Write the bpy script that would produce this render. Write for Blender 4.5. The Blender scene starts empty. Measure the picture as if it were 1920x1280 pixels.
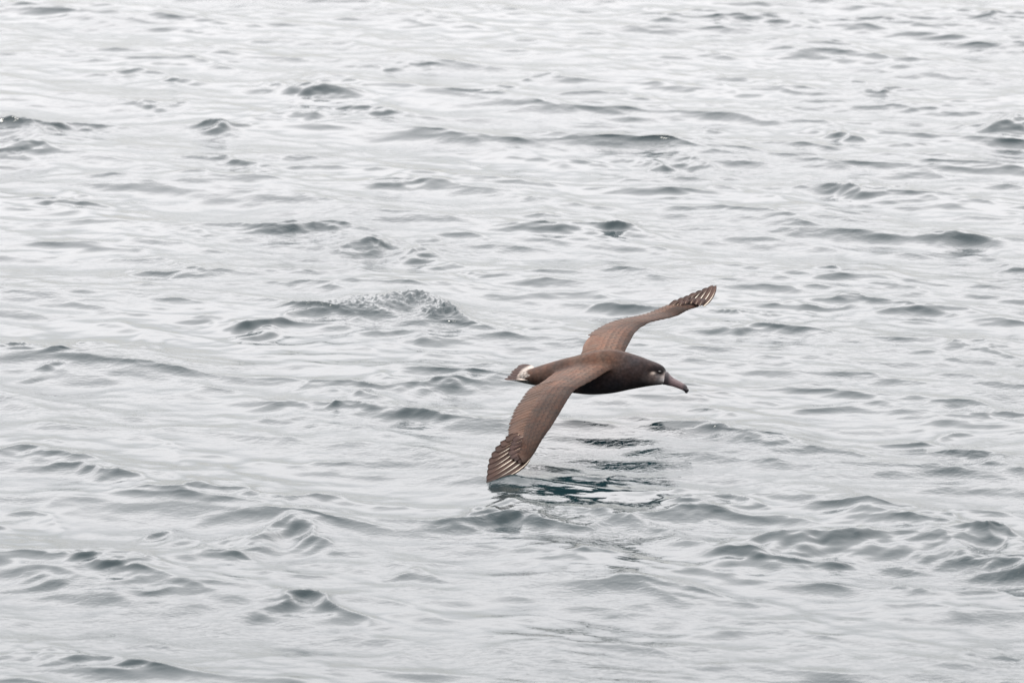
import bpy, math, random
import numpy as np
from mathutils import Vector, kdtree, noise as mnoise
R = math.radians
random.seed(4); rng = np.random.default_rng(11)
scene = bpy.context.scene
col = scene.collection

# ---------------------------------------------------------------- camera, sky, sun, exposure
CAM_H = 5.0; TILT = R(12.0); LENS = 200.0
cd = bpy.data.cameras.new('camera'); cam = bpy.data.objects.new('camera', cd); col.objects.link(cam)
cam.location = (0, 0, CAM_H); cam.rotation_euler = (R(90) - TILT, 0, 0)
cd.lens = LENS; cd.sensor_width = 36; cd.clip_start = 0.5; cd.clip_end = 20000
cd.dof.use_dof = True; cd.dof.focus_distance = 22.4; cd.dof.aperture_fstop = 6.0
scene.camera = cam
SUN_EL, SUN_AZ = R(60), R(-78)          # azimuth measured from +Y (away from the camera) towards -X
sdir = Vector((math.sin(SUN_AZ) * math.cos(SUN_EL), math.cos(SUN_AZ) * math.cos(SUN_EL), math.sin(SUN_EL)))
sl = bpy.data.lights.new('sun', 'SUN'); sl.energy = 2.0; sl.angle = R(12); sl.color = (1, .95, .88)
so = bpy.data.objects.new('sun', sl); col.objects.link(so)
so.rotation_euler = sdir.to_track_quat('Z', 'Y').to_euler(); so.location = (0, 20, 30)

SKY_GAIN = 0.61; FORWARD = 0.3
w = bpy.data.worlds.new('World'); scene.world = w; w.use_nodes = True
nt = w.node_tree; nt.nodes.clear()
def nd(t, kind, **kw):
    n = t.nodes.new(kind)
    for k, v in kw.items(): setattr(n, k, v)
    return n
def mth(t, op, a, b=None, c=None, clamp=False):
    n = t.nodes.new('ShaderNodeMath'); n.operation = op; n.use_clamp = clamp
    for i, v in enumerate((a, b, c)):
        if v is None: continue
        if isinstance(v, (int, float)): n.inputs[i].default_value = v
        else: t.links.new(v, n.inputs[i])
    return n.outputs[0]
def mixc(t, f, a, b, mode='MIX'):
    n = t.nodes.new('ShaderNodeMix'); n.data_type = 'RGBA'; n.blend_type = mode
    for s, v in ((n.inputs[0], f), (n.inputs[6], a), (n.inputs[7], b)):
        if isinstance(v, (int, float)): s.default_value = v
        elif isinstance(v, tuple): s.default_value = (*v[:3], 1)
        else: t.links.new(v, s)
    return n.outputs[2]
tc = nd(nt, 'ShaderNodeTexCoord'); sx = nd(nt, 'ShaderNodeSeparateXYZ'); nt.links.new(tc.outputs['Generated'], sx.inputs[0])
z = mth(nt, 'MAXIMUM', sx.outputs[2], 0.0)
# overcast sky: a dull band at the horizon, brightest a third of the way up, slightly duller overhead
cr_ = nd(nt, 'ShaderNodeValToRGB'); nt.links.new(z, cr_.inputs[0]); el = cr_.color_ramp.elements
LV = ((0, 1.0), (.087, 1.45), (.15, 2.0), (.208, 3.05), (.26, 4.1), (.35, 5.2), (.42, 4.6), (.5, 4.35), (.64, 4.9), (.8, 5.4), (1, 5.2))
el[0].position = 0; el[1].position = 1
for p_, v_ in LV[1:-1]: el.new(p_)
for e_, (p_, v_) in zip(el, LV): e_.color = (v_ / 8, v_ / 8, v_ / 8, 1)
lum = mth(nt, 'MULTIPLY', cr_.outputs[0], 8)
lum = mth(nt, 'MULTIPLY', lum, mth(nt, 'MULTIPLY_ADD', sx.outputs[1], FORWARD, 1.0))
cn = nd(nt, 'ShaderNodeTexNoise'); cn.inputs['Scale'].default_value = 2.6; cn.inputs['Detail'].default_value = 4
nt.links.new(tc.outputs['Generated'], cn.inputs['Vector'])
cl = mth(nt, 'MULTIPLY_ADD', cn.outputs[0], 0.3, 0.85)
lum = mth(nt, 'MULTIPLY', mth(nt, 'MULTIPLY', lum, cl), SKY_GAIN)
tint = mixc(nt, z, (1.04, 0.985, 0.965), (1.02, .985, .985))
cloud = nd(nt, 'ShaderNodeVectorMath', operation='SCALE'); nt.links.new(tint, cloud.inputs[0]); nt.links.new(lum, cloud.inputs['Scale'])
sky = nd(nt, 'ShaderNodeTexSky'); sky.sky_type = 'NISHITA'; sky.sun_disc = False; sky.sun_elevation = SUN_EL; sky.sun_rotation = SUN_AZ
bg1 = nd(nt, 'ShaderNodeBackground'); bg1.inputs[1].default_value = 0.05; nt.links.new(sky.outputs[0], bg1.inputs[0])
bg2 = nd(nt, 'ShaderNodeBackground'); bg2.inputs[1].default_value = 1.0; nt.links.new(cloud.outputs[0], bg2.inputs[0])
ads = nd(nt, 'ShaderNodeAddShader'); nt.links.new(bg1.outputs[0], ads.inputs[0]); nt.links.new(bg2.outputs[0], ads.inputs[1])
wo = nd(nt, 'ShaderNodeOutputWorld'); nt.links.new(ads.outputs[0], wo.inputs[0])
scene.view_settings.view_transform = 'Standard'; scene.view_settings.look = 'None'
scene.view_settings.exposure = 0; scene.view_settings.gamma = 1; scene.view_settings.use_curve_mapping = False

# ---------------------------------------------------------------- measuring helpers
FWD = np.array([0, math.cos(TILT), -math.sin(TILT)]); UP = np.array([0, math.sin(TILT), math.cos(TILT)]); RT = np.array([1.0, 0, 0])
CAM = np.array([0, 0, CAM_H]); K = 36.0 / LENS / 1920.0
def ray(px, py): return FWD + RT * (px - 960) * K - UP * (py - 640) * K
def at_y(px, py, y): d = ray(px, py); return CAM + d * (y / d[1])
def on_water(px, py): d = ray(px, py); return CAM + d * (-CAM_H / d[2])
def on_plane(px, py, p0, n): d = ray(px, py); return CAM + d * (np.dot(np.array(p0) - CAM, n) / np.dot(d, n))
def new_mesh(name, verts, faces, mats=(), parent=None, smooth=True):
    me = bpy.data.meshes.new(name); me.from_pydata([tuple(map(float, v)) for v in verts], [], faces); me.update()
    for m in (mats if isinstance(mats, (list, tuple)) else [mats]): me.materials.append(m)
    if smooth: me.polygons.foreach_set('use_smooth', [True] * len(me.polygons))
    o = bpy.data.objects.new(name, me); col.objects.link(o)
    if parent:
        o.parent = parent; o.matrix_parent_inverse = parent.matrix_world.inverted()
    return o
def mat(name):
    m = bpy.data.materials.new(name); m.use_nodes = True
    return m, m.node_tree, m.node_tree.nodes['Principled BSDF']

# ---------------------------------------------------------------- water
def band(N, L, lmin, lmax, p, wind, spread, seed, slope):
    g = np.random.default_rng(seed)
    k1 = np.fft.fftfreq(N, L / N) * 2 * np.pi
    kx, ky = np.meshgrid(k1, k1, indexing='ij'); k = np.hypot(kx, ky); k[0, 0] = 1
    a = k ** (-p) * np.exp(-(2 * np.pi / lmax / k) ** 4) * np.exp(-(k * lmin / 2 / np.pi) ** 2)
    th = np.arctan2(ky, kx) - wind
    a *= (1 - spread) * np.abs(np.cos(th)) ** 3 + spread
    a[0, 0] = 0
    H = a * (g.normal(size=(N, N)) + 1j * g.normal(size=(N, N)))
    h = np.fft.ifft2(H).real; dx = np.fft.ifft2(1j * kx / k * H).real; dy = np.fft.ifft2(1j * ky / k * H).real
    s = np.sqrt((np.gradient(h, L / N, axis=0) ** 2 + np.gradient(h, L / N, axis=1) ** 2).mean())
    f = slope / s
    return (h * f).astype(np.float32), (dx * f).astype(np.float32), (dy * f).astype(np.float32)
def samp(T, L, X, Y, rot=0.0):
    N = T.shape[0]; c, s = math.cos(rot), math.sin(rot)
    u = ((X * c + Y * s) / L * N) % N; v = ((-X * s + Y * c) / L * N) % N
    i = u.astype(np.int32); j = v.astype(np.int32); fu = u - i; fv = v - j; i %= N; j %= N; i2 = (i + 1) % N; j2 = (j + 1) % N
    return (T[i, j] * (1 - fu) + T[i2, j] * fu) * (1 - fv) + (T[i, j2] * (1 - fu) + T[i2, j2] * fu) * fv
def axis(a, b, step, lo, hi, g):
    mid = np.arange(a, b + step / 2, step); up = []; v, s = mid[-1], step
    while v < hi: s *= g; v += s; up.append(v)
    dn = []; v, s = mid[0], step
    while v > lo: s *= g; v -= s; dn.append(v)
    return np.concatenate([dn[::-1], mid, up])
xs = axis(-4.0, 4.0, 0.0085, -3000, 3000, 1.09)
ys = axis(15.5, 39.0, 0.0115, -400, 6000, 1.09)
X, Y = np.meshgrid(xs, ys, indexing='ij')
sx_ = np.gradient(xs)[:, None]; sy_ = np.gradient(ys)[None, :]; sp = np.maximum(sx_, sy_)
def fade(l): return np.clip(1.6 - sp / l * 5, 0, 1)
A = band(1024, 13.1, 0.36, 1.6, 2.4, R(54), 0.16, 5, 0.068)
B = band(1024, 6.1, 0.10, 0.50, 1.9, R(72), 0.30, 8, 0.084)
C_ = band(1024, 3.7, 0.028, 0.15, 1.6, R(60), 0.35, 9, 0.092)
M = band(256, 17.0, 1.2, 9.0, 2.0, 0, 1.0, 3, 1.0)[0]; M = M / M.std()
Xn = X.astype(np.float32); Yn = Y.astype(np.float32)
m1 = samp(M, 17.0, Xn, Yn, 0.3); m2 = samp(M, 11.0, Xn + 5, Yn * 0.8, 1.1)
Z = np.zeros_like(Xn); DX = np.zeros_like(Xn); DY = np.zeros_like(Xn)
for (T, L, rot, amp, chop, fl) in ((A, 13.1, 0.07, np.clip(1 + .12 * m2, .5, 1.6), 2.7, 0.5),
                               (B, 6.1, -0.12, np.clip(.98 + .14 * m1, .5, 1.6), 2.5, 0.12),
                               (C_, 3.7, 0.31, np.clip(.9 + .30 * m1, .25, 1.9), 1.1, 0.045)):
    f = fade(fl) * amp
    Z += samp(T[0], L, Xn, Yn, rot) * f
    a = samp(T[1], L, Xn, Yn, rot) * f * chop; b = samp(T[2], L, Xn, Yn, rot) * f * chop
    c, s = math.cos(rot), math.sin(rot)
    DX += a * c - b * s; DY += a * s + b * c
# individual wavelets: x, y of the steep near face in the photograph, its width and height there, rough crest 0..1
WV = [(1885,42,90,20),(1370,40,220,8),(1640,40,70,8),(265,143,130,16),(590,182,150,34),(650,212,180,16),(300,198,110,10),(100,243,230,16),(420,247,90,20),
 (1650,168,70,14),(910,176,110,8),(980,150,100,8),(760,130,90,8),(25,290,80,30),(430,305,150,12),(1150,305,120,16),(1290,312,120,24),(1580,356,130,22),
 (1330,240,50,10),(1680,213,150,10),(1560,245,80,12),(1890,247,110,36),(770,347,90,14),(165,374,130,18),(640,407,50,10),(560,425,220,22),(685,468,150,24),
 (800,478,90,16),(890,512,70,12),(1130,428,200,18),(1460,435,60,10),(1790,455,90,20),(1590,508,120,8),(1900,508,60,14),(310,510,120,18),(560,540,90,8),
 (470,612,180,22),(770,630,90,18),(1180,582,90,20),(1520,578,120,16),(1650,577,150,12),(1400,618,200,14),(80,652,170,16),(885,607,170,12),(570,590,110,16),(90,705,50,12),
 (300,635,60,12),(250,692,90,10),(700,780,290,30),(790,725,240,18),(1445,828,130,18),(1340,815,90,14),(1740,762,120,10),(1870,778,120,16),(1740,820,130,12),
 (1810,862,120,20),(60,850,110,24),(180,892,170,26),(450,930,340,34),(50,975,90,16),(905,982,160,32),(1060,978,160,22),(1290,968,150,24),(1410,958,150,22),
 (1590,1036,400,66),(1860,1050,170,44),(330,1012,230,18),(510,1032,180,34),(130,1057,190,20),(230,1068,130,24),(300,1114,110,14),(580,1162,180,30),
 (780,1075,90,12),(540,978,120,12),(60,1100,80,14),(200,1237,190,26),(60,1230,100,22),(1860,1225,120,18),(1790,1122,150,18),(1100,1042,160,14),(1330,1118,160,14),
 (620,875,60,10),(330,852,50,12),(1510,715,120,8),(1830,650,110,18),(1150,890,60,10)]
for (cx, cy, wd, ht) in WV:
    p = on_water(cx, cy); scale = abs(p[1]) / math.cos(TILT) * K * 1.0
    W = wd * scale * .70; hm = ht * scale
    sd = CAM_H / math.hypot(p[1], CAM_H)
    slope = 0.118 + .014 * min(1, wd / 250)
    Lf = hm / (sd + slope * .75) * 1.05; Am = Lf * slope
    c = (xs > p[0] - 2.2 * W - .1) & (xs < p[0] + 2.2 * W + .1); r = (ys > p[1] - 4 * Lf - .1) & (ys < p[1] + 7 * Lf + .1)
    if not c.any() or not r.any(): continue
    ix = np.ix_(c, r); gx = Xn[ix]; gy = Yn[ix]
    tilt = random.uniform(-.9, .3); bend = random.uniform(.15, .5); skew = random.uniform(-.5, .5)
    u = (gx - p[0]) / W
    yc = p[1] + Lf * .5 + tilt * (gx - p[0]) * .6 - bend * Lf * u * u + Lf * .30 * np.sin(u * 3.1 + cx) + 1.0 * DY[ix] + min(Lf * .5, .07) * samp(A[0], 5.0, gx, gy * .5, .2) / A[0].std() + min(Lf * .3, .035) * samp(B[0], 3.0, gx + 2, gy * .6, .5) / B[0].std()
    v = (gy - yc) / Lf
    prof = np.where(v < 0, (1 - np.clip(-v / 1.7, 0, 1)) ** 2, 1 / (1 + np.clip(v, 0, None) / .8) ** 1.3)
    prof = np.where(v > 0, prof * np.clip(1 - v / 4.5, 0, 1), prof)
    env = np.exp(-np.abs(u * (1 + skew * np.tanh(u) * .4)) ** 2.4) * np.clip(1 + .28 * samp(A[0], 4.3, gx + 1, gy * .4, .9) / A[0].std(), .4, 1.6)
    Z[ix] += prof * env * np.clip(Am / .03, .2, 1.2) * (.9 * samp(B[0], 5.0, gx + 1.7, gy - 2.2, .3) + .9 * samp(C_[0], 3.1, gx, gy, .8))
    Z[ix] += (Am * prof * env * 1.0 - Am * .18 * np.exp(-((v + 1.4) / 1.0) ** 2) * env).astype(np.float32)
# ruffled crests
def hashn(T, L, gx, gy, s): return samp(T, L, gx * s, gy * s, .4)
rough = np.zeros_like(Xn)
for (cx, cy, wd, ht, amp) in ((745, 586, 250, 40, 1.0), (830, 598, 90, 22, 1.0), (1385, 584, 110, 10, .7), (60, 650, 90, 10, .6), (1850, 650, 60, 10, .5), (20, 292, 40, 20, .4)):
    p = on_water(cx, cy); sc_ = p[1] / math.cos(TILT) * K; W = wd * sc_ * .55; sd = CAM_H / math.hypot(p[1], CAM_H)
    Lf = ht * sc_ / (sd + .2)
    c = (xs > p[0] - 2.2 * W) & (xs < p[0] + 2.2 * W); r = (ys > p[1] - 4 * Lf) & (ys < p[1] + 8 * Lf)
    ix = np.ix_(c, r); gx = Xn[ix]; gy = Yn[ix]; u = (gx - p[0]) / W
    yc = p[1] + Lf * .4 - Lf * .3 * u * u - .10 * (gx - p[0]) + Lf * .2 * np.sin(u * 5)
    v = (gy - yc) / Lf
    prof = np.where(v < 0, .5 + .5 * np.cos(np.clip(-v / 1.2, 0, 1) * np.pi), np.exp(-(v / 1.3) ** 1.3 if False else -np.clip(v, 0, None) / 1.6))
    env = np.exp(-np.abs(u) ** 3.5)
    if amp > .9: Z[ix] += (Lf * .20 * prof * env).astype(np.float32)
    n = np.abs(samp(C_[0], .85, gx, gy, .4)) / C_[0].std() + .6 * np.abs(samp(B[0], .9, gx + 3, gy, 1.0)) / B[0].std()
    wv = env * np.exp(-(v + .15) ** 2 / .22)
    Z[ix] += (wv * amp * .0058 * n).astype(np.float32)
    rough[ix] = np.maximum(rough[ix], wv * amp)
nx, ny = X.shape
co = np.stack([Xn + DX, Yn + DY, Z], -1).reshape(-1, 3).astype(np.float32)
idx = np.arange(nx * ny, dtype=np.int32).reshape(nx, ny)
q = np.stack([idx[:-1, :-1], idx[1:, :-1], idx[1:, 1:], idx[:-1, 1:]], -1).reshape(-1, 4)
me = bpy.data.meshes.new('sea'); me.vertices.add(len(co)); me.vertices.foreach_set('co', co.ravel())
me.loops.add(q.size); me.loops.foreach_set('vertex_index', q.ravel())
me.polygons.add(len(q)); me.polygons.foreach_set('loop_start', np.arange(len(q), dtype=np.int32) * 4)
try: me.polygons.foreach_set('loop_total', np.full(len(q), 4, np.int32))
except Exception: pass
me.polygons.foreach_set('use_smooth', np.ones(len(q), dtype=bool))
at = me.attributes.new('ruffle', 'FLOAT', 'POINT'); at.data.foreach_set('value', rough.ravel().astype(np.float32))
me.update(calc_edges=True)
sea = bpy.data.objects.new('water', me); col.objects.link(sea)
sea['label'] = 'pale silver grey sea with small choppy waves'; sea['kind'] = 'structure'; sea['category'] = 'water'
m, t, P = mat('sea_water')
P.inputs['Base Color'].default_value = (.005, .015, .018, 1); P.inputs['Roughness'].default_value = .03; P.inputs['IOR'].default_value = 1.34
tc = nd(t, 'ShaderNodeTexCoord'); mp = nd(t, 'ShaderNodeMapping'); mp.inputs['Scale'].default_value = (.8, 1.2, 1); mp.inputs['Rotation'].default_value = (0, 0, .25); t.links.new(tc.outputs['Object'], mp.inputs[0])
n1 = nd(t, 'ShaderNodeTexNoise'); n1.inputs['Scale'].default_value = 34; n1.inputs['Detail'].default_value = 3; n1.inputs['Roughness'].default_value = .5; n1.inputs['Distortion'].default_value = .8
n2 = nd(t, 'ShaderNodeTexNoise'); n2.inputs['Scale'].default_value = .9; n2.inputs['Detail'].default_value = 2
t.links.new(mp.outputs[0], n1.inputs[0]); t.links.new(mp.outputs[0], n2.inputs[0])
gst = mth(t, 'MULTIPLY_ADD', n2.outputs[0], 2.4, -.75, clamp=True)
hgt = mth(t, 'MULTIPLY', n1.outputs[0], gst)
bp = nd(t, 'ShaderNodeBump'); bp.inputs['Strength'].default_value = 1.0; bp.inputs['Distance'].default_value = .0034; t.links.new(hgt, bp.inputs['Height'])
t.links.new(bp.outputs[0], P.inputs['Normal'])
me.materials.append(m)

# ---------------------------------------------------------------- the bird
PSI = R(20); HEAD = np.array([math.cos(PSI), -math.sin(PSI), 0]); SIDE = np.array([math.sin(PSI), math.cos(PSI), 0]); ZV = np.array([0, 0, 1.0])
BANK = R(12); UPB = ZV * math.cos(BANK) - SIDE * math.sin(BANK); LATB = SIDE * math.cos(BANK) + ZV * math.sin(BANK)
BX, BY_ = 1110, 697                                   # body centre in the photograph
Y0 = 21.89
PC = at_y(BX, BY_, Y0)
def head_pt(px, py, off=.034):                        # on the plane of the bird's near cheek
    return on_plane(px, py, PC - SIDE * off, SIDE)
def body_pt(px, py):                                  # on the vertical plane through the bird's spine
    return on_plane(px, py, PC, SIDE)
c1 = lambda x, y: (900 + x / 2.908, 520 + y / 2.908)
c2 = lambda x, y: (1120 + x / 9.6, 640 + y / 9.6)
c3 = lambda x, y: (890 + x / 8, 760 + y / 8)
c4 = lambda x, y: (1080 + x / 6.857, 520 + y / 6.857)
c5 = lambda x, y: (930 + x / 7.68, 640 + y / 7.68)
def loft(rings, cap=True):
    V = []; F = []; n = len(rings[0])
    for r in rings: V += list(r)
    for i in range(len(rings) - 1):
        for j in range(n):
            a = i * n + j; b = i * n + (j + 1) % n; F.append((a, b, b + n, a + n))
    if cap:
        F.append(tuple(range(n))[::-1]); F.append(tuple((len(rings) - 1) * n + j for j in range(n)))
    return V, F
def cr(P_, n):                                        # Catmull-Rom through rows of a table
    P_ = np.array(P_, float); out = []
    Q = np.vstack([2 * P_[0] - P_[1], P_, 2 * P_[-1] - P_[-2]])
    for i in range(1, len(Q) - 2):
        for s in range(n):
            u = s / n; a, b, c, d = Q[i - 1], Q[i], Q[i + 1], Q[i + 2]
            out.append(.5 * (2 * b + (c - a) * u + (2 * a - 5 * b + 4 * c - d) * u * u + (3 * b - a - 3 * c + d) * u ** 3))
    out.append(Q[-2]); return np.array(out)
# body: x, top, bottom (in the enlarged crop), width/height
BT = [(176,538,552,2.2),(215,520,566,2.0),(262,500,578,1.75),(300,487,586,1.5),(370,465,602,1.25),(450,441,620,1.12),(520,424,632,1.08),(600,401,640,1.04),(680,389,638,1.0),
      (740,393,631,.97),(810,410,616,.93),(870,430,603,.88),(920,449,594,.84),(960,463,589,.80),(988,477,586,.76),(1005,492,583,.70),(1015,512,579,.62)]
rings = []
for (x, tp, bt, k) in cr(BT, 5):
    a = body_pt(*c1(x, tp)); b = body_pt(*c1(x, bt)); cen = (a + b) / 2
    r = np.linalg.norm(a - b) / 2 * 1.0
    hz = r / math.sqrt(1 + (k * math.tan(TILT)) ** 2); wz = hz * k
    rings.append([cen + SIDE * wz * math.cos(q_) + ZV * hz * math.sin(q_) * (1 if math.sin(q_) > 0 else 1.0) for q_ in np.linspace(0, 2 * np.pi, 40, endpoint=False)])
parts = [loft(rings)]
# wings: leading edge px, trailing edge px, depth of the leading edge from the body, thickness ratio
def c1r(l, t_): return (*c1(*l), *c1(*t_))
NW = [(*c1r((850,452),(425,470)), .0, .13),(*c1r((800,472),(418,492)), -.045, .14),(*c1r((735,502),(392,522)), -.11, .13),(*c1r((650,548),(345,560)), -.20, .12),(*c1r((575,588),(300,592)), -.30, .11),(*c1r((520,620),(258,630)), -.38, .10),
      (*c1r((478,680),(217,690)), -.49, .085),(*c1r((440,745),(184,745)), -.58, .075),(*c1r((405,803),(165,808)), -.66, .07),(*c1r((372,850),(160,855)), -.72, .065),
      (*c1r((338,900),(168,890)), -.775, .06),(*c1r((303,962),(188,930)), -.83, .06),(*c1r((275,995),(188,955)), -.86, .06),(*c1r((250,1012),(215,985)), -.885, .06),(*c1r((236,1020),(226,1008)), -.90, .05)]
FW = [(1168,682,1078,690,.0,.14),(1173,668,1080,675,.06,.12),(1178,654,1086,660,.12,.11),(1184,640,1091,646,.20,.10),(1192,626,1102,632,.28,.095),(1203,615.5,1121,617,.37,.09),
      (1222,605.5,1150,603.5,.46,.085),(1247,599.5,1186,595,.56,.08),(1270,594,1216,588,.64,.075),(1290,583.5,1243,577,.70,.07),(1310,577,1268,568,.755,.065),(1326,568,1300,561,.80,.07)]
def wing(T, yaw_in, yaw_out):
    rows = cr(T, 6); rg = []; smp = []; span = 0; last = None; edges = []
    n = len(rows)
    for i, (lx, ly, tx, ty, dy, th) in enumerate(rows):
        LE = at_y(lx, ly, Y0 + dy)
        u = i / (n - 1); ps = yaw_in + (yaw_out - yaw_in) * u
        dxm = (lx - tx) * K * Y0 / math.cos(TILT)
        TE = at_y(tx, ty, Y0 + dy + dxm * math.tan(ps))
        edges.append((LE, TE))
    for i, (LE, TE) in enumerate(edges):
        j0, j1 = max(i - 1, 0), min(i + 1, n - 1)
        tang = edges[j1][0] + edges[j1][1] - edges[j0][0] - edges[j0][1]; ch = TE - LE
        N_ = np.cross(ch, tang); N_ /= np.linalg.norm(N_); N_ = N_ if N_[2] > 0 else -N_
        cl = np.linalg.norm(ch); th = rows[i][5]
        mid = (LE + TE) / 2
        if last is not None: span += np.linalg.norm(mid - last)
        last = mid; r_ = []
        vs = np.concatenate([np.linspace(0, 1, 15) ** 1.6, (np.linspace(1, 0, 15) ** 1.6)[1:-1]])
        for q_, v in enumerate(vs):
            up = q_ < 15
            thick = th * cl * (1.55 * math.sqrt(max(v, 0)) - 1.55 * v ** 1.3 + .0) * .75 + .0022 * min(1, v * 8 + .2)
            camb = .055 * cl * math.sin(math.pi * v ** .8)
            pt = LE + ch * v + N_ * (camb + (thick if up else -thick * .45))
            r_.append(pt)
            smp.append((pt, span, v))
        rg.append(r_)
    return rg, smp
rN, sN = wing(NW, PSI, R(24)); rF, sF = wing(FW, PSI, R(10))
for r in (rN, rF): parts.append(loft(r))
V = []; F = []
for v, f in parts:
    o_ = len(V); V += v; F += [tuple(i + o_ for i in ff) for ff in f]
tmp = new_mesh('albatross', V, F)
import bmesh
bm = bmesh.new(); bm.from_mesh(tmp.data)
for isl in (0,): bmesh.ops.recalc_face_normals(bm, faces=bm.faces)
bm.to_mesh(tmp.data); bm.free()
md = tmp.modifiers.new('r', 'REMESH'); md.mode = 'VOXEL'; md.voxel_size = .003
dg = bpy.context.evaluated_depsgraph_get(); bme = bpy.data.meshes.new_from_object(tmp.evaluated_get(dg))
tmp.modifiers.clear(); old = tmp.data; tmp.data = bme; bpy.data.meshes.remove(old); bme.name = 'albatross_body'
bird = tmp; bird.name = 'albatross'
nv = len(bme.vertices); cv = np.empty(nv * 3); bme.vertices.foreach_get('co', cv); cv = cv.reshape(-1, 3)
ed = np.empty(len(bme.edges) * 2, np.int32); bme.edges.foreach_get('vertices', ed); ed = ed.reshape(-1, 2)
rel = cv - PC; s_ = rel @ HEAD; lat = rel @ SIDE; hh = rel[:, 2]
deg = np.bincount(ed.ravel(), minlength=nv)[:, None]
wj = np.exp(-(np.clip(np.abs(lat) - .09, 0, None) / .07) ** 2) * np.clip((.20 - s_) / .06, 0, 1) * np.clip((s_ + .17) / .05, 0, 1)
wj = np.clip(.22 + wj, 0, 1)[:, None] * .8
for it in range(60):
    acc = np.zeros_like(cv)
    for k_ in range(3):
        acc[:, k_] = np.bincount(ed[:, 0], cv[ed[:, 1], k_], nv) + np.bincount(ed[:, 1], cv[ed[:, 0], k_], nv)
    ww = wj if it > 2 else .5
    cv = cv + (acc / deg - cv) * ww
bme.vertices.foreach_set('co', cv.ravel()); bme.update()
bme.polygons.foreach_set('use_smooth', np.ones(len(bme.polygons), dtype=bool))
# span / chord of every point of the plumage, for the feather rows
kd = kdtree.KDTree(len(sN) + len(sF)); allS = sN + sF
for i, sm in enumerate(allS): kd.insert(Vector(sm[0]), i)
kd.balance()
span = np.zeros(nv, np.float32); chord = np.zeros(nv, np.float32); onw = np.zeros(nv, np.float32)
def smooth01(a, lo, hi): q_ = np.clip((a - lo) / (hi - lo), 0, 1); return q_ * q_ * (3 - 2 * q_)
for i in range(nv):
    res = kd.find_n(Vector(cv[i]), 4); ws = 0
    for (c_, j, d) in res:
        g = 1 / (d * d + 1e-6); span[i] += g * allS[j][1]; chord[i] += g * allS[j][2]; ws += g
    span[i] /= ws; chord[i] /= ws
    onw[i] = 1 if res[0][2] < .012 else 0
rel = cv - PC; s_ = rel @ HEAD; lat = rel @ SIDE; hh = rel[:, 2]
onw = (onw * smooth01(np.abs(lat), .07, .12)).astype(np.float32)
def local(px, py): p = body_pt(px, py) - PC; return p @ HEAD, p[2]
# plumage colours, with some light and shade painted in on the wings
colr = np.zeros((nv, 4), np.float32); colr[:, 3] = 1
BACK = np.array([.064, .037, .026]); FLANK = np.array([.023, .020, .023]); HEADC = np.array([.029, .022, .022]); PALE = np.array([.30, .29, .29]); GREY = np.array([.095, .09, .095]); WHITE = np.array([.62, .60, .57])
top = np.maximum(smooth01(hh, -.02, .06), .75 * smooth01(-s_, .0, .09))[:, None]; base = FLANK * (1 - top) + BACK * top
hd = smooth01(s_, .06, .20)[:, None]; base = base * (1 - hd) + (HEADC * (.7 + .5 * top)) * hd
wingc = BACK * (.96 - .42 * smooth01(span, .35, .9)[:, None]) * (1 - .5 * np.exp(-(chord / .12) ** 2)[:, None])  # outer wing darker; leading-edge term paints the shade where it curves down
base = base * (1 - onw[:, None]) + wingc * onw[:, None]
fS = lambda k: sN[6 * k * 28][1]
fF = lambda k: sF[6 * k * 28][1]
near = (lat < 0)
lin = smooth01(-chord, -.62, -.40)
s1 = fS(5) - .02 + .05 * chord
g1 = np.where(near, smooth01(span, s1 - .006, s1 + .006) * np.exp(-np.clip(span - s1, 0, None) / .6) * lin * .50, 0)  # shading of the near wrist fold, painted as a darker step
s2 = fF(6) - .03 - .05 * chord
g2 = np.where(~near, smooth01(-span, -s2 - .006, -s2 + .006) * np.exp(-np.clip(s2 - span, 0, None) / .22) * lin * .40, 0)  # far wrist fold: shade painted in on the body side
g3 = np.where(near, np.exp(-((span - fS(4)) / .05) ** 2 - ((chord - .86) / .13) ** 2) * .7, 0)
g5 = .55 * np.exp(-(np.clip(span - .12, 0, None) / .28) ** 2) * smooth01(chord, .08, .3)  # painted light: the upward-facing arm made brighter
g4 = np.where(~near, np.exp(-((chord - .93) / .07) ** 2) * .35 * smooth01(span, .1, .2), 0)  # highlight painted along the far wing's trailing edge
base = base * (1 + ((g3 + g4 + g5 - g1 - g2) * onw)[:, None])
def blot(c_, px, py, rx, ry, amt, rot=0.0, hard=2.0):
    global base
    q_ = head_pt(px, py) - PC; s0, h0 = q_ @ HEAD, q_[2]; sc_ = K * Y0 / math.cos(TILT)
    a = (s_ - s0) / (rx * sc_); b = (hh - h0) / (ry * sc_)
    a, b = a * math.cos(rot) + b * math.sin(rot), -a * math.sin(rot) + b * math.cos(rot)
    d = np.sqrt(a * a + b * b); g = amt * np.exp(-d ** hard)
    g = (g * (1 - onw) * (s_ > 0))[:, None]; base = base * (1 - g) + np.array(c_) * g
blot(GREY * 1.25, *c2(1030, 670), 20, 12, .85, 0, 3)
blot(PALE * .8, *c2(1130, 670), 9, 9, .7)
blot(PALE * 1.9, *c2(1216, 590), 5.5, 9, .95, 0, 3)
blot(PALE * 1.9, *c2(1185, 700), 6.5, 6.5, .95, 0, 3)
blot((.006, .005, .006), *c2(1050, 515), 17, 7, .97, R(-28), 3)
blot((.005, .004, .005), *c2(1115, 560), 8, 5, .97, 0, 3)
blot(WHITE * .7, *c2(1000, 572), 5, 2.8, .9, R(-30), 3)
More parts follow.
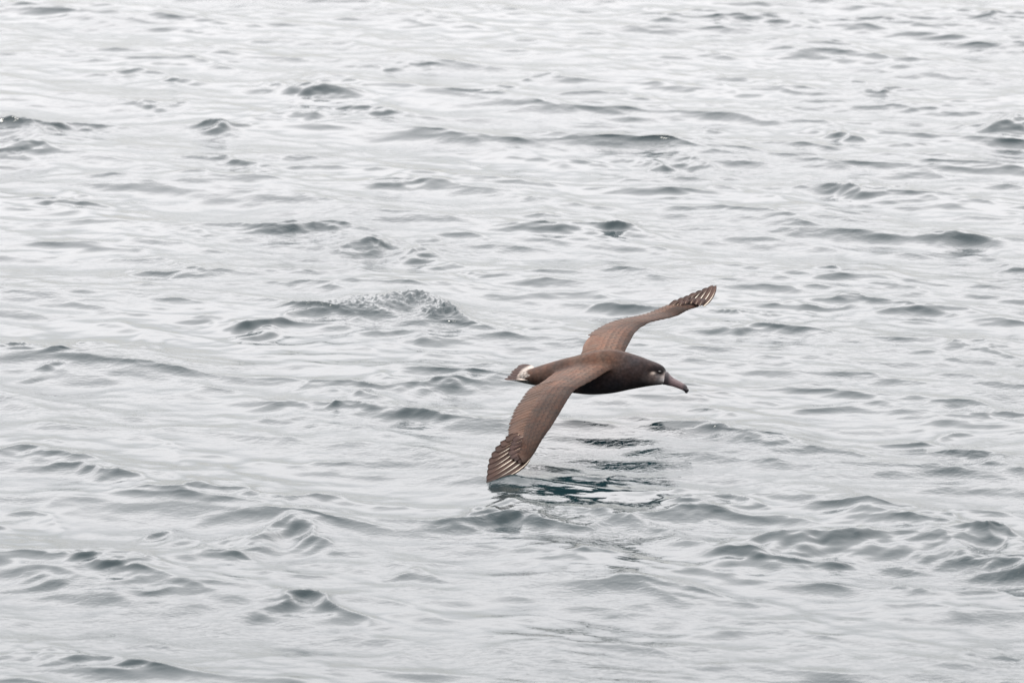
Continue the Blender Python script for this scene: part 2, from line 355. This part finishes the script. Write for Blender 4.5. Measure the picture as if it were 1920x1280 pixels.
# tail coverts
s_t, _ = local(*c1(275, 520))
jag = .011 * np.sin(hh * 240 + 1) + .006 * np.sin(lat * 520)
rump = smooth01(-s_ + jag, -s_t - .006, -s_t + .006)[:, None] * (1 - onw[:, None]); under = smooth01(-hh, .03, .045)[:, None]
mot = (.62 + .38 * np.sin(s_ * 420 + 2 * np.sin(lat * 260)) * np.sin(lat * 330 + hh * 200))[:, None]
base = base * (1 - rump) + WHITE * .52 * mot * (1 - .35 * under) * rump
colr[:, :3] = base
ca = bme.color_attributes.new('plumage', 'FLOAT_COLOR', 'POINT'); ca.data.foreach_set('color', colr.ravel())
for nm, arr in (('span', span), ('chord', chord), ('onwing', onw)):
    a_ = bme.attributes.new(nm, 'FLOAT', 'POINT'); a_.data.foreach_set('value', arr.astype(np.float32))
m, t, P = mat('plumage')
P.inputs['Roughness'].default_value = .62; P.inputs['Specular IOR Level'].default_value = .06
P.inputs['Sheen Weight'].default_value = .02; P.inputs['Sheen Roughness'].default_value = .5
def attr(t, n): a_ = nd(t, 'ShaderNodeAttribute'); a_.attribute_name = n; return a_
pc = attr(t, 'plumage'); sp_ = attr(t, 'span').outputs['Fac']; ch_ = attr(t, 'chord').outputs['Fac']; ow = attr(t, 'onwing').outputs['Fac']
tc = nd(t, 'ShaderNodeTexCoord')
def nz(scale, det=4, src=None, ro=.6):
    n = nd(t, 'ShaderNodeTexNoise'); n.inputs['Scale'].default_value = scale; n.inputs['Detail'].default_value = det; n.inputs['Roughness'].default_value = ro
    t.links.new(src or tc.outputs['Object'], n.inputs['Vector']); return n.outputs[0]
# long feathers of the trailing half
sec = mth(t, 'FRACT', mth(t, 'MULTIPLY_ADD', ch_, 1.6, mth(t, 'MULTIPLY', sp_, 40)))
secm = mth(t, 'MULTIPLY', mth(t, 'MULTIPLY_ADD', ch_, 6, -3.0, clamp=True), ow)
# overlapping rows of coverts
rowf = mth(t, 'MULTIPLY', ch_, 9); rowi = mth(t, 'FLOOR', rowf)
scal = mth(t, 'FRACT', mth(t, 'MULTIPLY_ADD', rowi, .5, mth(t, 'MULTIPLY', sp_, 32)))
dd = mth(t, 'ABSOLUTE', mth(t, 'SUBTRACT', scal, .5))
cov = mth(t, 'FRACT', mth(t, 'ADD', rowf, mth(t, 'MULTIPLY', mth(t, 'MULTIPLY', dd, dd), 1.6)))
covm = mth(t, 'MULTIPLY', mth(t, 'SUBTRACT', 1.0, mth(t, 'MULTIPLY_ADD', ch_, 6, -3.0, clamp=True)), ow)
# body feathers
vor = nd(t, 'ShaderNodeTexVoronoi'); vor.inputs['Scale'].default_value = 70; t.links.new(tc.outputs['Object'], vor.inputs['Vector'])
bodym = mth(t, 'SUBTRACT', 1.0, ow)
f1 = mth(t, 'MULTIPLY_ADD', nz(11, 5), 1.5, .25); f2 = mth(t, 'MULTIPLY_ADD', nz(70, 3), .9, .55)
f3 = mth(t, 'SUBTRACT', 1.05, mth(t, 'MULTIPLY', mth(t, 'POWER', sec, 3.0), mth(t, 'MULTIPLY', secm, .75)))
f4 = mth(t, 'SUBTRACT', 1.0, mth(t, 'MULTIPLY', mth(t, 'POWER', cov, 3.0), mth(t, 'MULTIPLY', covm, .6)))
f5 = mth(t, 'SUBTRACT', 1.0, mth(t, 'MULTIPLY', mth(t, 'MULTIPLY', vor.outputs['Distance'], bodym), .5))
fac = mth(t, 'MULTIPLY', mth(t, 'MULTIPLY', mth(t, 'MULTIPLY', f1, f2), mth(t, 'MULTIPLY', f3, f4)), f5)
warm = mixc(t, mth(t, 'MULTIPLY_ADD', nz(16, 3), 2.4, -.8, clamp=True), (.84, .96, 1.02), (1.24, .98, .84))
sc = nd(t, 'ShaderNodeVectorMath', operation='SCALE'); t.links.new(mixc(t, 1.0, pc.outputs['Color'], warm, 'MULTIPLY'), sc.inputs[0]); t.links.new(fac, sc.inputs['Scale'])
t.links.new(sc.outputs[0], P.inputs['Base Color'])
hb = mth(t, 'ADD', mth(t, 'MULTIPLY', sec, mth(t, 'MULTIPLY', secm, .5)), mth(t, 'MULTIPLY', cov, mth(t, 'MULTIPLY', covm, .5)))
hb = mth(t, 'ADD', hb, mth(t, 'MULTIPLY', mth(t, 'MULTIPLY', vor.outputs['Distance'], bodym), .35)); hb = mth(t, 'ADD', hb, mth(t, 'MULTIPLY', nz(220, 2), .35))
bp = nd(t, 'ShaderNodeBump'); bp.inputs['Strength'].default_value = .8; bp.inputs['Distance'].default_value = .0022; t.links.new(hb, bp.inputs['Height']); t.links.new(bp.outputs[0], P.inputs['Normal'])
bme.materials.append(m); plum = m
bird['label'] = 'dark brown seabird gliding low with wings outstretched, one wingtip touching the sea'
bird['category'] = 'bird'

# flight feathers ------------------------------------------------
def feather_mat(name, c_in, c_out, cut, soft):
    m, t, P = mat(name); P.inputs['Roughness'].default_value = .6; P.inputs['Specular IOR Level'].default_value = .12
    al = attr(t, 'along').outputs['Fac']; ac = attr(t, 'across').outputs['Fac']
    f = mth(t, 'MULTIPLY_ADD', al, 1 / soft, -cut / soft, clamp=True)
    base = mixc(t, f, c_in, c_out)
    n = nd(t, 'ShaderNodeTexNoise'); n.inputs['Scale'].default_value = 35; n.inputs['Detail'].default_value = 4
    tcc = nd(t, 'ShaderNodeTexCoord'); t.links.new(tcc.outputs['Object'], n.inputs['Vector'])
    oi = nd(t, 'ShaderNodeObjectInfo'); base = mixc(t, 1.0, base, mixc(t, oi.outputs['Random'], (.74, .76, .78), (1.10, 1.02, .98)), 'MULTIPLY')
    barb = mth(t, 'SINE', mth(t, 'MULTIPLY', mth(t, 'SUBTRACT', al, mth(t, 'MULTIPLY', mth(t, 'ABSOLUTE', ac), .12)), 260))
    fac = mth(t, 'MULTIPLY', mth(t, 'MULTIPLY_ADD', n.outputs[0], .9, .55), mth(t, 'MULTIPLY_ADD', barb, .05, 1.0))
    fac = mth(t, 'MULTIPLY', fac, mth(t, 'SUBTRACT', 1.05, mth(t, 'MULTIPLY', mth(t, 'POWER', mth(t, 'ABSOLUTE', ac), 3.0), .2)))
    s = nd(t, 'ShaderNodeVectorMath', operation='SCALE'); t.links.new(base, s.inputs[0]); t.links.new(fac, s.inputs['Scale']); t.links.new(s.outputs[0], P.inputs['Base Color'])
    return m
M_PRIM = feather_mat('primary_brown', (.044, .027, .021), (.038, .024, .020), .5, .5)
M_TAIL = feather_mat('tail_white_brown', (.36, .33, .30), (.032, .018, .015), .34, .2)
M_SHAFT = feather_mat('cream_shaft', (.52, .49, .41), (.13, .09, .07), .55, .35)
M_SHAFT3 = feather_mat('brown_shaft', (.045, .029, .024), (.045, .029, .024), .4, .4)
M_SHAFT2 = feather_mat('dull_shaft', (.34, .27, .20), (.10, .07, .055), .35, .4)
def qbez(a, b, c, n):                                 # passes through b at the middle
    ctl = 2 * b - (a + c) / 2
    return [(1 - u) ** 2 * a + 2 * u * (1 - u) * ctl + u * u * c for u in np.linspace(0, 1, n)]
def feather(name, a, b, c, wl, wt, nrm, lead, material, parent, shaft_mat, shaft_r=.0016, shaft_len=.8, droop=.0):
    n = 22; pts = qbez(a, b, c, n); V = []; F = []; al = []; ac = []
    for i, p in enumerate(pts):
        u = i / (n - 1); tg = pts[min(i + 1, n - 1)] - pts[max(i - 1, 0)]; tg = tg / np.linalg.norm(tg)
        sd = np.cross(nrm, tg); sd /= np.linalg.norm(sd)
        if sd @ lead < 0: sd = -sd
        up = np.cross(tg, sd); up = up if up[2] > 0 else -up
        prof = min(1, .45 + u * 2.2) * (1 - max(0, (u - .62) / .38) ** 2.6) ** .6 if u < 1 else 0.05
        for layer in (0, 1):
            for k_, x in enumerate((1, .5, 0, -.5, -1)):
                pf = prof if x >= 0 else min(1, .45 + u * 2.2) * (max(0, 1 - max(0, (u - .7) / .3) ** 3.2) ** .75 if u < 1 else 0.03)
                off = sd * ((wl if x > 0 else wt) * x * pf)
                V.append(p + off - up * (.0007 * x * x + layer * .0007)); al.append(u); ac.append(x)
    for i in range(n - 1):
        for layer in (0, 1):
            for k_ in range(4):
                a_ = i * 10 + layer * 5 + k_; f = (a_, a_ + 1, a_ + 11, a_ + 10); F.append(f if layer == 0 else f[::-1])
        for k_ in (0, 4):
            a_ = i * 10 + k_; f = (a_, a_ + 10, a_ + 15, a_ + 5); F.append(f)
    F.append((0, 1, 2, 3, 4, 9, 8, 7, 6, 5)); e = (n - 1) * 10; F.append((e, e + 1, e + 2, e + 3, e + 4, e + 9, e + 8, e + 7, e + 6, e + 5))
    o = new_mesh(name, V, F, material, parent)
    for nm, arr in (('along', al), ('across', ac)):
        a_ = o.data.attributes.new(nm, 'FLOAT', 'POINT'); a_.data.foreach_set('value', np.array(arr, np.float32))
    V = []; F = []; al = []; m_ = int(n * shaft_len)
    for i in range(m_):
        p = pts[i]; tg = pts[min(i + 1, n - 1)] - pts[max(i - 1, 0)]; tg = tg / np.linalg.norm(tg)
        sd = np.cross(nrm, tg); sd /= np.linalg.norm(sd); up = np.cross(tg, sd); up = up if up[2] > 0 else -up
        r = shaft_r * (1 - .75 * i / (m_ - 1))
        for k_ in range(6):
            q_ = k_ / 6 * 2 * math.pi; V.append(p + up * (.0006 + r * .45 * math.sin(q_)) + sd * r * math.cos(q_)); al.append(i / (m_ - 1))
    for i in range(m_ - 1):
        for k_ in range(6): F.append((i * 6 + k_, i * 6 + (k_ + 1) % 6, i * 6 + 6 + (k_ + 1) % 6, i * 6 + 6 + k_))
    F.append(tuple(range(6))); F.append(tuple((m_ - 1) * 6 + k_ for k_ in range(6)))
    s = new_mesh('shaft', V, F, shaft_mat, o)
    a_ = s.data.attributes.new('along', 'FLOAT', 'POINT'); a_.data.foreach_set('value', np.array(al, np.float32))
    a_ = s.data.attributes.new('across', 'FLOAT', 'POINT')
    return o
def plane3(a, b, c): n = np.cross(b - a, c - a); n /= np.linalg.norm(n); return n if n[2] > 0 else -n
M_COV = feather_mat('covert_brown', (.044, .027, .023), (.034, .022, .020), .5, .5)
M_COV2 = feather_mat('wing_covert_brown', (.058, .034, .026), (.058, .034, .026), .5, .5)
# near wing: plane of the hand
eN = [(rN[i][0], rN[i][14]) for i in (len(rN) - 14, len(rN) - 1)]
tipN = at_y(*c3(160, 1184), Y0 - .97)
nN = plane3(eN[0][0], eN[0][1], tipN)
PR = [((765,845),(575,1035),(165,1188)),((685,855),(450,1030),(172,1172)),((625,820),(405,985),(180,1115)),((568,795),(370,935),(196,1035)),((540,742),(350,885),(206,960)),
      ((555,662),(370,795),(226,880)),((575,605),(400,715),(268,795)),((600,545),(430,650),(330,705)),((625,495),(480,590),(400,622)),((640,450),(545,525),(470,545))]
pl0 = tipN
for i, tr in enumerate(PR):
    off = nN * (.0006 * i)
    a, b, c = [on_plane(*c3(*q_), pl0, nN) + off for q_ in tr]
    a2 = a + (a - b) * .35 - nN * .006                    # the quill runs under the coverts
    b2 = (a2 + c) / 2 + (b - (a + c) / 2) * .9
    feather('primary_feather', a2, b2, c, .0060, .024, nN, HEAD, M_PRIM, bird, M_SHAFT if i < 7 else M_SHAFT2, .0024 if i < 4 else (.0017 if i < 7 else .0011), .86)
    q0 = a + (a - b) * .75 - nN * .004; q2 = a + (b - a) * .10 + nN * .0026; q1 = (q0 + q2) / 2 + nN * .0035
    if 0 < i < 8: feather('covert_feather', q0, q1, q2, .010, .016, nN, HEAD, M_COV, bird, M_SHAFT2, .0010, .8)
eF = [(rF[i][0], rF[i][14]) for i in (len(rF) - 14, len(rF) - 1)]
tipF = at_y(*c4(1800, 100), Y0 + .87)
nF = plane3(eF[0][0], eF[0][1], tipF)
PF = [((1675,322),(1768,232),(1802,100)),((1645,290),(1718,205),(1762,100)),((1588,282),(1650,208),(1700,132)),((1518,284),(1572,222),(1635,172)),((1440,300),(1492,250),(1560,208)),
      ((1375,325),(1420,285),(1480,245)),((1310,345),(1350,310),(1400,278)),((1240,365),(1280,335),(1325,308))]
for i, tr in enumerate(PF):
    off = nF * (.0006 * i)
    a, b, c = [on_plane(*c4(*q_), tipF, nF) + off for q_ in tr]
    a2 = a + (a - b) * .35 - nF * .006; b2 = (a2 + c) / 2 + (b - (a + c) / 2) * .9
    feather('primary_feather', a2, b2, c, .0055, .019, nF, HEAD, M_PRIM, bird, M_SHAFT if i < 5 else M_SHAFT2, .0024 if i < 4 else .0015, .9)
    q0 = a + (a - b) * .75 - nF * .004; q2 = a + (b - a) * .12 + nF * .0026; q1 = (q0 + q2) / 2 + nF * .0035
    if 0 < i < 6: feather('covert_feather', q0, q1, q2, .010, .016, nF, HEAD, M_COV, bird, M_SHAFT2, .0010, .8)
# secondaries and the row of coverts over their roots, laid along each wing
M_SEC = feather_mat('secondary_brown', (.060, .033, .021), (.044, .025, .018), .6, .4)
VS = np.linspace(0, 1, 15) ** 1.6
def surf(rg, r, v):
    i = min(int(r), len(rg) - 2); f = r - i; j = int(np.searchsorted(VS, min(v, .9999)) - 1); j = max(0, min(j, 13)); g = (v - VS[j]) / (VS[j + 1] - VS[j])
    q_ = lambda a: np.array(rg[a][j]) * (1 - g) + np.array(rg[a][j + 1]) * g
    return q_(i) * (1 - f) + q_(i + 1) * f
def lay(rg, r0, v0, r1, v1, name, wid, material, lift, sgn, shaft_m):
    a = surf(rg, r0, v0); c = surf(rg, r1, v1); b = surf(rg, (r0 + r1) / 2, (v0 + v1) / 2)
    n = plane3(surf(rg, r0, .2), surf(rg, r0, .95), surf(rg, min(r1 + 2, len(rg) - 1), .6))
    tg = (c - a) / np.linalg.norm(c - a); sd = np.cross(n, tg); n2 = n + sd * sgn * .022; n2 /= np.linalg.norm(n2)
    feather(name, a - n * .001, b + n * lift, c + n * (lift * .8), wid, wid, n2, HEAD, material, bird, shaft_m, .0005, .8)
for rg, sgn, ra, rb in ((rN, 1, 16, 60), (rF, -1, 17, 56)):
    nf = 27
    for k in range(nf):
        if k < 4: continue
        u = k / (nf - 1); r = ra + (rb - ra) * u
        slant = 2.2 + 3.5 * u
        lay(rg, r, .50, min(r + slant, len(rg) - 1.01), 1.035 + random.uniform(-.012, .012), 'secondary_feather', .0185 - .006 * u, M_SEC, .0014, sgn, M_SHAFT3)
# tail
LT = SIDE * math.cos(R(14)) + ZV * math.sin(R(14)); BK = -HEAD
nT = np.cross(LT, BK); nT /= np.linalg.norm(nT); nT = nT if nT[2] > 0 else -nT
tb = body_pt(*c5(455, 470))
TF = [((520,545),(300,530),(122,541)),((515,520),(310,500),(165,512)),((510,495),(330,470),(205,478)),((510,475),(350,440),(222,447)),((512,450),(370,418),(262,418)),((515,430),(400,392),(300,386)),((520,410),(430,372),(318,356)),((530,400),(460,356),(352,342))]
for i, tr in enumerate(TF):
    a, b, c = [on_plane(*c5(*q_), tb, nT) + nT * (.0012 * (4 - abs(i - 4)) + .0) for q_ in tr]
    feather('tail_feather', a, b, c, .013, .013, nT, LT, M_TAIL, bird, M_SHAFT2, .0009, .8)
mU, t, P = mat('undertail_white'); P.inputs['Roughness'].default_value = .8
n = nd(t, 'ShaderNodeTexNoise'); n.inputs['Scale'].default_value = 60; n.inputs['Detail'].default_value = 4; tcc = nd(t, 'ShaderNodeTexCoord'); t.links.new(tcc.outputs['Object'], n.inputs['Vector'])
t.links.new(mixc(t, n.outputs[0], (.34, .33, .33), (.62, .61, .60)), P.inputs['Base Color'])
rg_ = []
for (x, tp, bt, k) in cr([(140,552,555,1.4),(170,551,559,1.4),(210,549,566,1.4),(255,545,576,1.3),(300,535,584,1.2)], 5):
    a = body_pt(*c1(x, tp)); b = body_pt(*c1(x, bt)); cen = (a + b) / 2; hz = np.linalg.norm(a - b) / 2
    rg_.append([cen - nT * .002 + LT * hz * k * math.cos(q_) + nT * hz * math.sin(q_) for q_ in np.linspace(0, 2 * np.pi, 20, endpoint=False)])
new_mesh('undertail_feathers', *loft(rg_), mU, bird)
# bill --------------------------------------------------------------
BU = [(1195,572,760,.62),(1225,560,758,.60),(1262,566,768,.55),(1310,618,782,.52),(1370,668,800,.50),(1430,700,822,.50),(1490,732,846,.50),(1545,762,870,.50),(1590,792,905,.46),(1615,825,925,.40),(1622,868,918,.34)]
rings = []; bt_ = []
for (x, tp, bt, k) in cr(BU, 4):
    a = body_pt(*c2(x, tp)); b = body_pt(*c2(x, bt)); cen = (a + b) / 2; hz = np.linalg.norm(a - b) / 2 * 1.2; wz = hz * k
    rings.append([cen + SIDE * wz * np.sign(math.cos(q_)) * abs(math.cos(q_)) ** .85 + ZV * hz * math.sin(q_) for q_ in np.linspace(0, 2 * np.pi, 28, endpoint=False)])
tip_hook = [body_pt(*c2(1612, 905))]
mB, t, P = mat('bill_horn'); P.inputs['Roughness'].default_value = .38
al = attr(t, 'along').outputs['Fac']; ac = attr(t, 'across').outputs['Fac']
n = nd(t, 'ShaderNodeTexNoise'); n.inputs['Scale'].default_value = 120; n.inputs['Detail'].default_value = 4; tcc = nd(t, 'ShaderNodeTexCoord'); t.links.new(tcc.outputs['Object'], n.inputs['Vector'])
horn = mixc(t, n.outputs[0], (.09, .060, .062), (.17, .12, .122))
dark = mth(t, 'MAXIMUM', mth(t, 'MULTIPLY_ADD', al, -9, 3.3, clamp=True), mth(t, 'MULTIPLY_ADD', al, 9, -5.9, clamp=True))
line = mth(t, 'SUBTRACT', 1.0, mth(t, 'MULTIPLY', mth(t, 'ABSOLUTE', mth(t, 'ADD', ac, .42)), 6), clamp=True)
crest = mth(t, 'MULTIPLY_ADD', ac, 5, -4.1, clamp=True)
dark = mth(t, 'MAXIMUM', mth(t, 'MULTIPLY', dark, .9), mth(t, 'MULTIPLY', mth(t, 'MAXIMUM', line, crest), .8))
t.links.new(mixc(t, dark, horn, (.014, .011, .014)), P.inputs['Base Color'])
bV, bF = loft(rings); bill = new_mesh('bill', bV, bF, mB, bird)
al = []; ac = []
for i in range(len(rings)):
    for q_ in np.linspace(0, 2 * np.pi, 28, endpoint=False): al.append(i / (len(rings) - 1)); ac.append(math.sin(q_))
for nm, arr in (('along', al), ('across', ac)):
    a_ = bill.data.attributes.new(nm, 'FLOAT', 'POINT'); a_.data.foreach_set('value', np.array(arr, np.float32))
mD, t, P = mat('dark_horn'); P.inputs['Base Color'].default_value = (.016, .013, .016, 1); P.inputs['Roughness'].default_value = .35
hk = []
for (x, y, r) in cr([(1572,838,6.4),(1592,862,6.0),(1602,890,4.6),(1600,912,2.8),(1595,928,1.0)], 4):
    p = body_pt(*c2(x, y)); r *= K * Y0; hk.append([p + SIDE * r * .62 * math.cos(q_) + HEAD * r * math.sin(q_) for q_ in np.linspace(0, 2 * np.pi, 16, endpoint=False)])
new_mesh('bill_hook', *loft(hk), mD, bill)
def ball(name, c, r, m_, parent, sq=(1, 1, 1), seg=18):
    V = []; F = []; n = seg
    for i in range(n // 2 + 1):
        th = math.pi * i / (n // 2)
        for j in range(n):
            ph = 2 * math.pi * j / n; V.append(c + r * (HEAD * sq[0] * math.sin(th) * math.cos(ph) + SIDE * sq[1] * math.sin(th) * math.sin(ph) + ZV * sq[2] * math.cos(th)))
    for i in range(n // 2):
        for j in range(n): F.append((i * n + j, i * n + (j + 1) % n, (i + 1) * n + (j + 1) % n, (i + 1) * n + j))
    return new_mesh(name, V, F, m_, parent)
mE, t, P = mat('eye_dark'); P.inputs['Base Color'].default_value = (.008, .006, .005, 1); P.inputs['Roughness'].default_value = .06
for sgn in (-1, 1):
    e = head_pt(*c2(1108, 556)) + SIDE * .034
    # find the head surface at this height
    d = np.linalg.norm((cv - e) - np.outer((cv - e) @ SIDE, SIDE), axis=1); okv = (d < .006) & (np.sign((cv - e) @ SIDE) == sgn)
    dep = np.abs((cv[okv] - e) @ SIDE).max() if okv.any() else .03
    ball('eye', e + SIDE * sgn * (dep - .0035), .0068, mE, bird, (1, .8, .85))
    nb = head_pt(*c2(1328, 655), .008) + SIDE * .008; ball('nostril', nb + SIDE * sgn * .0040 - ZV * .001, .0032, mD, bill, (1.5, .8, .8))
